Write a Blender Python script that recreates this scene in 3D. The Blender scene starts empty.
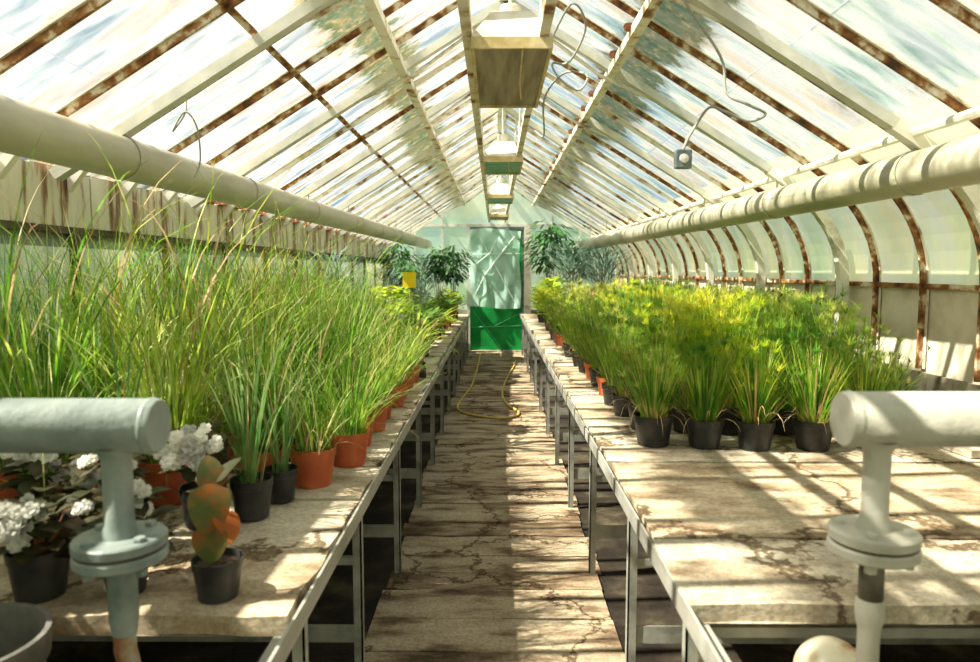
import bpy, math, random
from mathutils import Vector, Matrix, Euler
R = random.Random(7)
sc = bpy.context.scene
COL = sc.collection

# ------------------------------------------------------------------ camera, sky, sun, exposure
H = 1.65
cam = bpy.data.cameras.new('camera'); cam.lens = 25.714; cam.sensor_width = 36; cam.sensor_fit = 'HORIZONTAL'
cam.clip_start = 0.05; cam.clip_end = 300
cam.dof.use_dof = True; cam.dof.focus_distance = 4.6; cam.dof.aperture_fstop = 2.8
camo = bpy.data.objects.new('camera', cam); COL.objects.link(camo)
camo.location = (0, 0, H)
camo.rotation_euler = (math.pi/2 - math.atan(61/700), 0, math.atan(5/700))
sc.camera = camo

w = bpy.data.worlds.new('sky'); sc.world = w; w.use_nodes = True
nt = w.node_tree; nt.nodes.clear()
tc = nt.nodes.new('ShaderNodeTexCoord'); nz = nt.nodes.new('ShaderNodeTexNoise')
nz.inputs['Scale'].default_value = 2.2; nz.inputs['Detail'].default_value = 6
cr = nt.nodes.new('ShaderNodeValToRGB')
cr.color_ramp.elements[0].position = .38; cr.color_ramp.elements[0].color = (.34, .52, .74, 1)
cr.color_ramp.elements[1].position = .56; cr.color_ramp.elements[1].color = (1, .975, .92, 1)
bg = nt.nodes.new('ShaderNodeBackground'); bg.inputs['Strength'].default_value = .64
ow = nt.nodes.new('ShaderNodeOutputWorld')
nt.links.new(tc.outputs['Generated'], nz.inputs['Vector']); nt.links.new(nz.outputs['Fac'], cr.inputs['Fac'])
nt.links.new(cr.outputs['Color'], bg.inputs['Color']); nt.links.new(bg.outputs[0], ow.inputs['Surface'])

sun = bpy.data.lights.new('sun', 'SUN'); sun.energy = 12.5; sun.angle = math.radians(.7); sun.color = (1, .90, .72)
suno = bpy.data.objects.new('sun', sun); COL.objects.link(suno)
suno.rotation_euler = (-Vector((-.60, -.14, .80))).to_track_quat('-Z', 'Y').to_euler()

sc.view_settings.view_transform = 'Standard'; sc.view_settings.look = 'None'
sc.view_settings.gamma = 1; sc.view_settings.exposure = 0.70; sc.view_settings.use_curve_mapping = False
sc.cycles.max_bounces = 10; sc.cycles.transparent_max_bounces = 16
sc.cycles.diffuse_bounces = 5; sc.cycles.transmission_bounces = 6
sc.cycles.sample_clamp_indirect = 6; sc.cycles.caustics_reflective = False; sc.cycles.caustics_refractive = False

# ------------------------------------------------------------------ materials
def ramp(nt, pts):
    r = nt.nodes.new('ShaderNodeValToRGB')
    e = r.color_ramp.elements
    while len(e) < len(pts): e.new(.5)
    for k, (p, c) in enumerate(pts):
        e[k].position = p; e[k].color = (*c, 1) if len(c) == 3 else c
    return r
def noise(nt, scale, detail=5, stretch=None, dist=0, coord='Object', rough=.55):
    t = nt.nodes.new('ShaderNodeTexCoord'); m = nt.nodes.new('ShaderNodeMapping'); n = nt.nodes.new('ShaderNodeTexNoise')
    if stretch: m.inputs['Scale'].default_value = stretch
    n.inputs['Scale'].default_value = scale; n.inputs['Detail'].default_value = detail; n.inputs['Distortion'].default_value = dist
    n.inputs['Roughness'].default_value = rough
    nt.links.new(t.outputs[coord], m.inputs['Vector']); nt.links.new(m.outputs[0], n.inputs['Vector'])
    return n
def mat(name, pts, scale=8, rough=.6, stretch=None, bump=0, bscale=None, detail=6, metal=0, dist=0, spec=.4, crack=0):
    m = bpy.data.materials.new(name); m.use_nodes = True; nt = m.node_tree
    b = nt.nodes['Principled BSDF']; b.inputs['Roughness'].default_value = rough; b.inputs['Metallic'].default_value = metal
    b.inputs['Specular IOR Level'].default_value = spec
    n = noise(nt, scale, detail, stretch, dist); r = ramp(nt, pts)
    nt.links.new(n.outputs['Fac'], r.inputs['Fac']); nt.links.new(r.outputs['Color'], b.inputs['Base Color'])
    if crack:
        v = nt.nodes.new('ShaderNodeTexVoronoi'); v.feature = 'DISTANCE_TO_EDGE'; v.inputs['Scale'].default_value = crack
        nd = noise(nt, 2.5, 6, None, 0, rough=.7); vm = nt.nodes.new('ShaderNodeVectorMath'); vm.operation = 'MULTIPLY_ADD'
        t2 = nt.nodes.new('ShaderNodeTexCoord'); nt.links.new(nd.outputs['Color'], vm.inputs[0]); vm.inputs[1].default_value = (.7, .7, .7)
        nt.links.new(t2.outputs['Object'], vm.inputs[2]); nt.links.new(vm.outputs[0], v.inputs['Vector'])
        g = noise(nt, 60, 4, None, rough=.8)
        rc = ramp(nt, [(.0, (.25, .2, .15)), (.012, (.45, .4, .34)), (.022, (1, 1, 1))]); nt.links.new(v.outputs['Distance'], rc.inputs['Fac'])
        rg = ramp(nt, [(.35, (.62, .60, .56)), (.6, (1.08, 1.06, 1.02))]); nt.links.new(g.outputs['Fac'], rg.inputs['Fac'])
        last = r.outputs['Color']
        for q in (rc, rg):
            mm = nt.nodes.new('ShaderNodeMix'); mm.data_type = 'RGBA'; mm.blend_type = 'MULTIPLY'; mm.inputs[0].default_value = 1
            nt.links.new(last, mm.inputs[6]); nt.links.new(q.outputs['Color'], mm.inputs[7]); last = mm.outputs[2]
        nt.links.new(last, b.inputs['Base Color'])
    if bump:
        n2 = noise(nt, bscale or scale*3, 6, stretch); bp = nt.nodes.new('ShaderNodeBump')
        bp.inputs['Strength'].default_value = bump; bp.inputs['Distance'].default_value = .01
        nt.links.new(n2.outputs['Fac'], bp.inputs['Height']); nt.links.new(bp.outputs[0], b.inputs['Normal'])
    return m
def leafmat(name, pts, scale=3, trans=.45, rough=.5):
    m = bpy.data.materials.new(name); m.use_nodes = True; nt = m.node_tree; nt.nodes.clear()
    n = noise(nt, scale, 3); r = ramp(nt, pts); nt.links.new(n.outputs['Fac'], r.inputs['Fac'])
    oi = nt.nodes.new('ShaderNodeObjectInfo'); hs = nt.nodes.new('ShaderNodeHueSaturation')
    mr = nt.nodes.new('ShaderNodeMapRange'); mr.inputs['To Min'].default_value = .75; mr.inputs['To Max'].default_value = 1.25
    nt.links.new(oi.outputs['Random'], mr.inputs['Value']); nt.links.new(mr.outputs[0], hs.inputs['Value'])
    nt.links.new(r.outputs['Color'], hs.inputs['Color'])
    p = nt.nodes.new('ShaderNodeBsdfPrincipled'); p.inputs['Roughness'].default_value = rough; p.inputs['Specular IOR Level'].default_value = .35
    t = nt.nodes.new('ShaderNodeBsdfTranslucent'); mx = nt.nodes.new('ShaderNodeMixShader'); mx.inputs[0].default_value = trans
    o = nt.nodes.new('ShaderNodeOutputMaterial')
    for s, k in ((p, 'Base Color'), (t, 'Color')): nt.links.new(hs.outputs['Color'], s.inputs[k])
    nt.links.new(p.outputs[0], mx.inputs[1]); nt.links.new(t.outputs[0], mx.inputs[2]); nt.links.new(mx.outputs[0], o.inputs['Surface'])
    return m
def glassmat(name, lo, hi, tint, dirt_shade, stretch, scale=2.5, moss=None):
    """old limed glass: clear in places, a translucent white coat in others"""
    m = bpy.data.materials.new(name); m.use_nodes = True; nt = m.node_tree; nt.nodes.clear(); L = nt.links.new
    n = noise(nt, scale, 8, stretch, .8); mr = nt.nodes.new('ShaderNodeMapRange')
    mr.inputs['From Min'].default_value = .36; mr.inputs['From Max'].default_value = .62
    mr.inputs['To Min'].default_value = lo; mr.inputs['To Max'].default_value = hi; L(n.outputs['Fac'], mr.inputs['Value'])
    n2 = noise(nt, scale*.6, 4, stretch); r = ramp(nt, dirt_shade); L(n2.outputs['Fac'], r.inputs['Fac'])
    col = r.outputs['Color']; fac = mr.outputs[0]
    if moss:
        tcn = nt.nodes.new('ShaderNodeTexCoord'); sx = nt.nodes.new('ShaderNodeSeparateXYZ'); L(tcn.outputs['Object'], sx.inputs[0])
        n3 = noise(nt, 6.5, 8, (.8, 1.5, .8), rough=.7); n4 = noise(nt, 1.3, 3)
        mo = None
        for (x0, wd, st) in moss:
            a = nt.nodes.new('ShaderNodeMath'); a.operation = 'SUBTRACT'; L(sx.outputs[0], a.inputs[0]); a.inputs[1].default_value = x0
            b = nt.nodes.new('ShaderNodeMath'); b.operation = 'ABSOLUTE'; L(a.outputs[0], b.inputs[0])
            c = nt.nodes.new('ShaderNodeMapRange'); L(b.outputs[0], c.inputs['Value'])
            c.inputs['From Min'].default_value = wd; c.inputs['From Max'].default_value = 0; c.inputs['To Max'].default_value = st
            if mo is None: mo = c.outputs[0]
            else:
                d = nt.nodes.new('ShaderNodeMath'); d.operation = 'MAXIMUM'; L(mo, d.inputs[0]); L(c.outputs[0], d.inputs[1]); mo = d.outputs[0]
        e = nt.nodes.new('ShaderNodeMath'); e.operation = 'ADD'; L(mo, e.inputs[0]); L(n3.outputs['Fac'], e.inputs[1])
        e2 = nt.nodes.new('ShaderNodeMath'); e2.operation = 'ADD'; L(e.outputs[0], e2.inputs[0]); L(n4.outputs['Fac'], e2.inputs[1])
        f = nt.nodes.new('ShaderNodeMapRange'); L(e2.outputs[0], f.inputs['Value'])
        f.inputs['From Min'].default_value = 1.20; f.inputs['From Max'].default_value = 1.46; f.inputs['To Max'].default_value = .92
        mc = ramp(nt, [(.38, (.01, .045, .008)), (.48, (.03, .06, .01)), (.56, (.10, .09, .025)), (.66, (.26, .22, .10))]); n5 = noise(nt, 14, 8, (1, 1, 1), rough=.75); L(n5.outputs['Fac'], mc.inputs['Fac'])
        mx = nt.nodes.new('ShaderNodeMix'); mx.data_type = 'RGBA'; L(f.outputs[0], mx.inputs[0]); L(col, mx.inputs[6]); L(mc.outputs['Color'], mx.inputs[7]); col = mx.outputs[2]
        g = nt.nodes.new('ShaderNodeMath'); g.operation = 'MAXIMUM'; L(f.outputs[0], g.inputs[0]); L(fac, g.inputs[1]); fac = g.outputs[0]
    tr = nt.nodes.new('ShaderNodeBsdfTransparent'); tr.inputs[0].default_value = (*tint, 1)
    df = nt.nodes.new('ShaderNodeBsdfDiffuse'); tl = nt.nodes.new('ShaderNodeBsdfTranslucent')
    L(col, df.inputs[0]); L(col, tl.inputs[0])
    m1 = nt.nodes.new('ShaderNodeMixShader'); m1.inputs[0].default_value = .50; L(df.outputs[0], m1.inputs[1]); L(tl.outputs[0], m1.inputs[2])
    m2 = nt.nodes.new('ShaderNodeMixShader'); L(fac, m2.inputs[0]); L(tr.outputs[0], m2.inputs[1]); L(m1.outputs[0], m2.inputs[2])
    gl = nt.nodes.new('ShaderNodeBsdfGlossy'); gl.inputs['Roughness'].default_value = .12
    m3 = nt.nodes.new('ShaderNodeMixShader'); m3.inputs[0].default_value = .05; L(m2.outputs[0], m3.inputs[1]); L(gl.outputs[0], m3.inputs[2])
    o = nt.nodes.new('ShaderNodeOutputMaterial'); L(m3.outputs[0], o.inputs['Surface'])
    return m
W1 = (.86, .87, .82); W2 = (.70, .76, .70)
M = {}
M['roof_glass_l'] = glassmat('limed_roof_glass_left', .20, .48, (.95, .98, .97), [(.36, (.08, .14, .18)), (.44, (.34, .42, .44)), (.50, (.74, .73, .66)), (.56, (.70, .58, .40)), (.66, (.34, .22, .11))], (.5, 2.0, .5), 6.5, [(-.72, .34, .66)])
M['roof_glass_r'] = glassmat('limed_roof_glass_right', .10, .70, (.93, .98, .97), [(.36, (.10, .24, .20)), (.44, (.42, .56, .48)), (.52, (.82, .82, .72)), (.62, (.62, .50, .32))], (.5, 2.0, .5), 5.2, [(.92, .34, .74), (1.9, .5, .22)])
M['side_glass'] = glassmat('limed_curved_glass', .70, .95, (.93, .97, .88), [(.36, (.54, .64, .44)), (.5, (.82, .80, .54)), (.64, (.90, .78, .56))], (1, 1.4, .5), 1.8)
M['end_glass'] = glassmat('limed_end_glass', .75, .95, (.8, .97, .9), [(.36, (.50, .68, .58)), (.6, (.78, .82, .72))], (1, 1, 1), 1.6)
M['left_glass'] = glassmat('shade_toned_left_wall_glass', .92, 1.0, (.7, .85, .75), [(.38, (.10, .13, .09)), (.5, (.22, .25, .18)), (.64, (.34, .35, .26))], (1, 1, .5), 2.0)  # grimy panes; shade below the fascia is put into these dark tones
M['panel'] = mat('beige_panel', [(.35, (.62, .56, .44)), (.5, (.78, .72, .60)), (.65, (.55, .47, .35))], 2.2, .75)
M['rustbar'] = mat('rusty_painted_bar', [(.34, (.06, .028, .012)), (.44, (.20, .075, .022)), (.52, (.34, .17, .06)), (.58, (.62, .52, .38)), (.7, (.78, .72, .62))], 14, .8, (1, .6, 1), .3, 40)
M['putty'] = mat('white_putty', [(.36, (.36, .24, .13)), (.46, (.78, .73, .62)), (.7, (.86, .84, .78))], 8, .8)
M['rustwhite'] = mat('flaking_white_bar', [(.34, (.22, .10, .04)), (.42, (.62, .50, .36)), (.5, (.82, .78, .70)), (.7, (.88, .86, .80))], 7, .7, None, .2, 40)
M['grey_paint'] = mat('pale_grey_paint', [(.35, (.56, .57, .52)), (.6, (.72, .71, .65))], 6, .5, None, .15, 30)
M['white_paint'] = mat('white_paint', [(.33, (.55, .50, .42)), (.45, (.82, .80, .73)), (.7, (.88, .87, .82))], 5, .6)
M['pipe'] = mat('cream_pipe_paint', [(.33, (.33, .31, .22)), (.48, (.44, .42, .32)), (.68, (.54, .51, .40))], 4, .38, (1, .4, 1), .15, 18)
M['pipe_blue'] = mat('blue_grey_pipe_paint', [(.30, (.13, .165, .165)), (.48, (.225, .27, .265)), (.7, (.30, .345, .33))], 7, .4, None, .5, 22)
M['pipe_pale'] = mat('pale_grey_pipe_paint', [(.30, (.40, .39, .34)), (.48, (.55, .54, .48)), (.7, (.62, .61, .55))], 7, .42, None, .5, 22)
M['rust_stain'] = mat('rust_stained_pipe', [(.40, (.30, .34, .32)), (.5, (.30, .20, .12)), (.58, (.22, .08, .03))], 14, .7, (1, 1, .5), .3)
M['dark_pipe'] = mat('dark_pipe', [(.4, (.10, .095, .08)), (.6, (.19, .18, .15))], 12, .6, None, .3)
M['board'] = mat('peeling_white_boards', [(.34, (.13, .07, .035)), (.43, (.36, .25, .16)), (.49, (.64, .61, .50)), (.7, (.76, .74, .64))], 6, .8, (1, 2.0, .35), .3, 12)
M['darkgap'] = mat('dark_wood', [(.4, (.06, .045, .03)), (.6, (.14, .10, .07))], 6, .9)
M['brick'] = mat('red_clay', [(.4, (.36, .12, .06)), (.6, (.62, .28, .17))], 14, .85)
M['slab'] = mat('weathered_slab', [(.30, (.17, .125, .08)), (.41, (.40, .34, .26)), (.52, (.58, .52, .43)), (.7, (.70, .64, .54))], 4.0, .85, (.7, 1.5, 1), .5, 26, detail=10, crack=.8)
M['slab_b'] = mat('stained_slab', [(.30, (.15, .10, .06)), (.43, (.38, .29, .20)), (.55, (.54, .46, .35)), (.7, (.66, .57, .43))], 5, .85, (.7, 1.5, 1), .5, 26, detail=10, crack=.8)
M['walk'] = mat('worn_concrete_plank', [(.30, (.07, .045, .025)), (.41, (.22, .155, .10)), (.50, (.44, .36, .26)), (.70, (.58, .50, .39))], 3.6, .88, (.7, 1.9, 1), .8, 22, detail=12, crack=1.1)
M['walk_b'] = mat('dark_worn_concrete_plank', [(.32, (.06, .038, .02)), (.45, (.17, .115, .07)), (.56, (.36, .28, .19)), (.72, (.50, .42, .32))], 4.2, .88, (.7, 1.9, 1), .8, 22, detail=12, crack=1.1)
M['soil'] = mat('dark_soil', [(.42, (.012, .008, .005)), (.56, (.035, .026, .016)), (.66, (.09, .075, .045)), (.74, (.12, .16, .03))], 3.2, .95, None, .8, 40, detail=10)
M['grass_out'] = mat('lawn_outside', [(.4, (.10, .17, .05)), (.6, (.25, .32, .14))], 2, .9)
M['lowwall'] = mat('limewashed_low_wall', [(.35, (.22, .19, .14)), (.6, (.46, .42, .34))], 5, .9, None, .4)
M['steel'] = mat('grey_green_steel', [(.34, (.22, .225, .20)), (.5, (.37, .385, .35)), (.68, (.48, .49, .45))], 8, .5, None, .2, metal=.15)
M['lip'] = mat('worn_steel_lip', [(.34, (.24, .23, .20)), (.5, (.40, .40, .37)), (.68, (.52, .51, .47))], 9, .45, (1, .3, 1), .2, metal=.2)
M['terracotta'] = mat('red_brown_plastic_pot', [(.4, (.42, .085, .03)), (.6, (.56, .14, .055))], 6, .5)
M['black_pot'] = mat('black_plastic_pot', [(.4, (.017, .018, .019)), (.6, (.040, .040, .040))], 9, .42)
M['grey_pot'] = mat('dusty_grey_pot', [(.4, (.09, .088, .08)), (.6, (.16, .155, .14))], 9, .6)
M['potsoil'] = mat('potting_soil', [(.4, (.03, .02, .012)), (.62, (.10, .07, .045))], 40, .95, None, .8)
M['hose'] = mat('yellow_hose_rubber', [(.4, (.55, .40, .06)), (.6, (.72, .56, .12))], 8, .5)
M['hood'] = mat('white_enamel_hood', [(.36, (.55, .50, .38)), (.5, (.78, .75, .66)), (.7, (.84, .82, .75))], 6, .45)
M['louvre'] = mat('brown_lamp_panel', [(.35, (.17, .13, .08)), (.5, (.30, .25, .165)), (.65, (.42, .36, .25))], 3, .45, (6, .5, 1), .2)
M['louvre_reflection'] = mat('green_reflection_panel', [(.4, (.03, .22, .09)), (.55, (.08, .38, .18)), (.65, (.40, .50, .36))], 7, .35, (.5, 5, 1))  # green reflection on the lamp glass, put into the panel colour
M['rim'] = mat('ochre_lamp_rim', [(.4, (.55, .42, .18)), (.6, (.76, .66, .42))], 10, .6)
M['cable'] = mat('grey_cable', [(.4, (.30, .31, .29)), (.6, (.44, .45, .42))], 5, .6)
M['dark_metal'] = mat('dark_metal', [(.4, (.08, .10, .11)), (.6, (.20, .25, .26))], 10, .5)
M['green_door'] = mat('green_tarpaulin', [(.4, (.003, .26, .05)), (.6, (.008, .44, .09))], 2, .5)
M['green_line'] = mat('light_green_seam', [(.4, (.10, .50, .22)), (.6, (.16, .60, .30))], 8, .5)
M['yellow'] = mat('yellow_sticky_card', [(.4, (.92, .66, .01)), (.6, (.97, .76, .02))], 6, .5)
M['wood'] = mat('weathered_timber', [(.34, (.26, .22, .17)), (.5, (.50, .44, .36)), (.66, (.66, .60, .50))], 4, .85, (3, .5, 3), .4)
M['cream'] = mat('cream_enamel_cap', [(.30, (.36, .17, .06)), (.40, (.52, .44, .30)), (.48, (.62, .57, .44)), (.7, (.70, .66, .55))], 9, .35)
M['g_grass'] = leafmat('reed_grass_blades', [(.36, (.05, .18, .012)), (.48, (.14, .34, .025)), (.60, (.30, .52, .05)), (.72, (.56, .62, .16))], 9, .45)
M['g_grass_y'] = leafmat('pale_reed_grass_blades', [(.36, (.13, .29, .015)), (.48, (.34, .52, .04)), (.60, (.60, .70, .10)), (.74, (.78, .70, .26))], 9, .45)
M['g_pale'] = leafmat('highlight_lime_blades', [(.4, (.42, .56, .12)), (.6, (.72, .76, .36))], 5, .5)  # glimmer highlights on the grass, put into pale blade colours
M['g_grass_b'] = leafmat('blue_green_blades', [(.4, (.12, .26, .07)), (.6, (.30, .44, .15))], 5, .4)
M['g_lush'] = leafmat('lush_sedge_blades', [(.38, (.10, .27, .02)), (.5, (.26, .48, .045)), (.62, (.58, .62, .10))], 6, .45)
M['g_umbel'] = leafmat('sedge_umbels', [(.34, (.20, .36, .04)), (.48, (.46, .56, .10)), (.62, (.76, .72, .20))], 3, .5)
M['g_umbel_y'] = leafmat('yellow_sedge_umbels', [(.36, (.34, .50, .02)), (.5, (.62, .66, .05)), (.64, (.84, .74, .12))], 3, .5)
M['g_umbel_d'] = leafmat('green_sedge_umbels', [(.36, (.09, .26, .03)), (.5, (.28, .46, .06)), (.64, (.54, .60, .14))], 3, .5)
M['straw'] = leafmat('dry_straw_blades', [(.4, (.46, .30, .12)), (.6, (.70, .54, .30))], 6, .35)
M['l_dark'] = leafmat('dark_green_leaf', [(.4, (.03, .11, .03)), (.6, (.09, .24, .07))], 6, .35)
M['l_mid'] = leafmat('mid_green_leaf', [(.4, (.10, .26, .03)), (.6, (.26, .44, .07))], 6, .4)
M['l_lime'] = leafmat('lime_green_leaf', [(.4, (.36, .52, .03)), (.6, (.62, .68, .08))], 5, .45)
M['l_blue'] = leafmat('blue_green_leaf', [(.4, (.13, .22, .18)), (.6, (.28, .40, .32))], 6, .35)
M['l_bronze'] = leafmat('bronze_leaf', [(.38, (.035, .045, .015)), (.52, (.08, .06, .025)), (.66, (.16, .07, .03))], 6, .3)
M['l_olive'] = leafmat('olive_begonia_leaf', [(.44, (.09, .11, .03)), (.54, (.17, .12, .035)), (.64, (.34, .10, .02))], 12, .4)
M['l_orange'] = leafmat('orange_begonia_leaf', [(.42, (.40, .11, .02)), (.6, (.62, .20, .03))], 8, .45)
M['l_red'] = leafmat('red_begonia_leaf', [(.4, (.35, .05, .03)), (.6, (.62, .16, .08))], 6, .45)
M['stem_red'] = mat('reddish_stem', [(.4, (.20, .06, .03)), (.6, (.34, .14, .06))], 6, .6)
M['stem_brown'] = mat('brown_stem', [(.4, (.10, .07, .04)), (.6, (.22, .16, .09))], 8, .7)
M['petal'] = leafmat('white_petal', [(.4, (.80, .80, .76)), (.6, (.90, .89, .86))], 6, .35)
M['petal_pink'] = leafmat('pink_petal', [(.4, (.80, .36, .36)), (.6, (.92, .58, .55))], 6, .35)
# plastic sheet: clear film with milky folds
def film():
    m = bpy.data.materials.new('milky_plastic_film'); m.use_nodes = True; nt = m.node_tree; nt.nodes.clear(); L = nt.links.new
    n = noise(nt, 1.6, 5, (1.6, 1, .7), 1.4); r = nt.nodes.new('ShaderNodeMapRange')
    r.inputs['From Min'].default_value = .38; r.inputs['From Max'].default_value = .66; r.inputs['To Min'].default_value = .55; r.inputs['To Max'].default_value = .95
    L(n.outputs['Fac'], r.inputs['Value'])
    tr = nt.nodes.new('ShaderNodeBsdfTransparent'); tr.inputs[0].default_value = (.86, .97, .95, 1)
    df = nt.nodes.new('ShaderNodeBsdfPrincipled'); df.inputs['Base Color'].default_value = (.58, .88, .80, 1); df.inputs['Roughness'].default_value = .16
    mx = nt.nodes.new('ShaderNodeMixShader'); L(r.outputs[0], mx.inputs[0]); L(tr.outputs[0], mx.inputs[1]); L(df.outputs[0], mx.inputs[2])
    o = nt.nodes.new('ShaderNodeOutputMaterial'); L(mx.outputs[0], o.inputs['Surface'])
    return m
M['film'] = film()
M['crease'] = mat('milky_crease', [(.4, (.62, .84, .78)), (.6, (.82, .92, .88))], 5, .3)

# ------------------------------------------------------------------ mesh helpers
class MB:
    def __init__(s): s.v = []; s.f = []; s.mi = []
    def add(s, vs, fs, mi=0):
        o = len(s.v); s.v += [tuple(v) for v in vs]; s.f += [tuple(i+o for i in f) for f in fs]; s.mi += [mi]*len(fs); return s
    def box(s, x0, x1, y0, y1, z0, z1, mi=0):
        v = [(x, y, z) for z in (z0, z1) for y in (y0, y1) for x in (x0, x1)]
        return s.add(v, [(0, 2, 3, 1), (4, 5, 7, 6), (0, 1, 5, 4), (2, 6, 7, 3), (0, 4, 6, 2), (1, 3, 7, 5)], mi)
    def tube(s, pts, r, n=8, cap=True, mi=0):
        pts = [Vector(p) for p in pts]; rr = r if isinstance(r, (list, tuple)) else [r]*len(pts)
        vs = []; prev = None
        for i, p in enumerate(pts):
            d = (pts[min(i+1, len(pts)-1)] - pts[max(i-1, 0)]).normalized()
            if prev is None:
                a = d.cross(Vector((0, 0, 1)));
                if a.length < .1: a = d.cross(Vector((1, 0, 0)))
                a.normalize()
            else:
                a = prev - d*prev.dot(d)
                a = a.normalized() if a.length > 1e-6 else prev
            prev = a; b = d.cross(a)
            vs += [p + (a*math.cos(2*math.pi*k/n) + b*math.sin(2*math.pi*k/n))*rr[i] for k in range(n)]
        fs = [(i*n+k, i*n+(k+1) % n, (i+1)*n+(k+1) % n, (i+1)*n+k) for i in range(len(pts)-1) for k in range(n)]
        if cap: fs += [tuple(range(n-1, -1, -1)), tuple(range((len(pts)-1)*n, len(pts)*n))]
        return s.add(vs, fs, mi)
    def lathe(s, prof, n=24, c=(0, 0, 0), axis='z', mi=0):
        vs = []
        for r, z in prof:
            for k in range(n):
                a = 2*math.pi*k/n; x, y = r*math.cos(a), r*math.sin(a)
                p = (x, y, z) if axis == 'z' else ((z, x, y) if axis == 'x' else (x, z, y))
                vs.append((p[0]+c[0], p[1]+c[1], p[2]+c[2]))
        fs = [(i*n+k, i*n+(k+1) % n, (i+1)*n+(k+1) % n, (i+1)*n+k) for i in range(len(prof)-1) for k in range(n)]
        return s.add(vs, fs, mi)
    def sweep(s, path, y, wy, depth, off=0, mi=0):
        """bar lying under a path given in the x-z plane, centred on y"""
        P = [Vector((p[0], 0, p[1])) for p in path]; vs = []
        for i, p in enumerate(P):
            d = (P[min(i+1, len(P)-1)] - P[max(i-1, 0)]).normalized()
            nrm = Vector((-d.z, 0, d.x))
            if nrm.z < 0 or (abs(nrm.z) < .05 and nrm.x*p.x < 0): nrm = -nrm
            a = p - nrm*off; b = p - nrm*(off+depth)
            vs += [(a.x, y-wy/2, a.z), (a.x, y+wy/2, a.z), (b.x, y+wy/2, b.z), (b.x, y-wy/2, b.z)]
        fs = [(i*4+k, i*4+(k+1) % 4, (i+1)*4+(k+1) % 4, (i+1)*4+k) for i in range(len(P)-1) for k in range(4)]
        fs += [(3, 2, 1, 0), tuple(range(len(P)*4-4, len(P)*4))]
        return s.add(vs, fs, mi)
    def blade(s, p, az, L, w, lean, droop, n=6, mi=0, twist=0):
        """grass blade: rises from p, leans to azimuth az and droops"""
        ca, sa = math.cos(az), math.sin(az); side = Vector((-sa, ca, 0))
        pos = Vector(p); ang = lean; vs = []
        for i in range(n+1):
            t = i/n; ww = w*(1-t)**.7*(.55+.45*min(1, t*5)) if i < n else 0.0004
            sd = side if not twist else Matrix.Rotation(twist*t, 3, 'Z') @ side
            vs += [pos - sd*ww/2, pos + sd*ww/2]
            pos = pos + Vector((ca*math.sin(ang), sa*math.sin(ang), math.cos(ang)))*(L/n)
            ang += droop/n*(.4+1.6*t)
        return s.add(vs, [(2*i, 2*i+1, 2*i+3, 2*i+2) for i in range(n)], mi)
    def leaf(s, p, d, L, W, bend=.5, fold=.25, n=5, mi=0, heart=False):
        """broad leaf starting at p, heading along d"""
        d = Vector(d).normalized(); up = Vector((0, 0, 1)); sd = d.cross(up)
        if sd.length < .05: sd = Vector((1, 0, 0))
        sd.normalize(); nn = sd.cross(d).normalized()
        pos = Vector(p); vs = []
        for i in range(n+1):
            t = i/n
            ww = W/2*(math.sin(math.pi*min(1, t*.92+.06))**.7 if not heart else (math.sin(math.pi*min(1, t**.62*.97+.02))**.6))
            if i == n: ww = W*.01
            vs += [pos - sd*ww + nn*ww*fold, pos, pos + sd*ww + nn*ww*fold]
            a = -bend*t; dd = d*math.cos(a) + nn*math.sin(a); pos = pos + dd*(L/n)
        fs = []
        for i in range(n):
            fs += [(3*i, 3*i+1, 3*i+4, 3*i+3), (3*i+1, 3*i+2, 3*i+5, 3*i+4)]
        return s.add(vs, fs, mi)
    def mesh(s, name, mats, smooth=False):
        me = bpy.data.meshes.new(name); me.from_pydata(s.v, [], s.f)
        for m in (mats if isinstance(mats, (list, tuple)) else [mats]): me.materials.append(M[m] if isinstance(m, str) else m)
        if isinstance(mats, (list, tuple)) and len(mats) > 1: me.polygons.foreach_set('material_index', s.mi)
        if smooth: me.polygons.foreach_set('use_smooth', [True]*len(me.polygons))
        me.update(); return me
    def build(s, name, mats, parent=None, loc=None, smooth=False, bevel=0):
        o = bpy.data.objects.new(name, s.mesh(name, mats, smooth)); COL.objects.link(o)
        if parent: o.parent = parent
        if loc: o.location = loc
        if bevel:
            b = o.modifiers.new('bevel', 'BEVEL'); b.width = bevel; b.segments = 2; b.limit_method = 'ANGLE'
        return o
def smooth_by_angle(o, deg=40):
    me = o.data
    me.polygons.foreach_set('use_smooth', [True]*len(me.polygons))
    try: me.set_sharp_from_angle(angle=math.radians(deg))
    except Exception: pass
    return o
def tag(o, label=None, cat=None, group=None, kind=None):
    if label: o['label'] = label
    if cat: o['category'] = cat
    if group: o['group'] = group
    if kind: o['kind'] = kind
    return o
def empty(name, loc=(0, 0, 0), rz=0):
    o = bpy.data.objects.new(name, None); COL.objects.link(o); o.location = loc; o.rotation_euler = (0, 0, rz); o.empty_display_size = .1
    return o
def kids(o): return [c for c in list(bpy.data.objects) if c.parent == o]
KID = {}
def copy_tree(o, parent=None):
    c = o.copy(); COL.objects.link(c)
    if parent: c.parent = parent
    if o.name not in KID: KID[o.name] = kids(o)
    for ch in KID[o.name]: copy_tree(ch, c)
    return c
def struct(o, label=None): o['kind'] = 'structure'; return o

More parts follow.
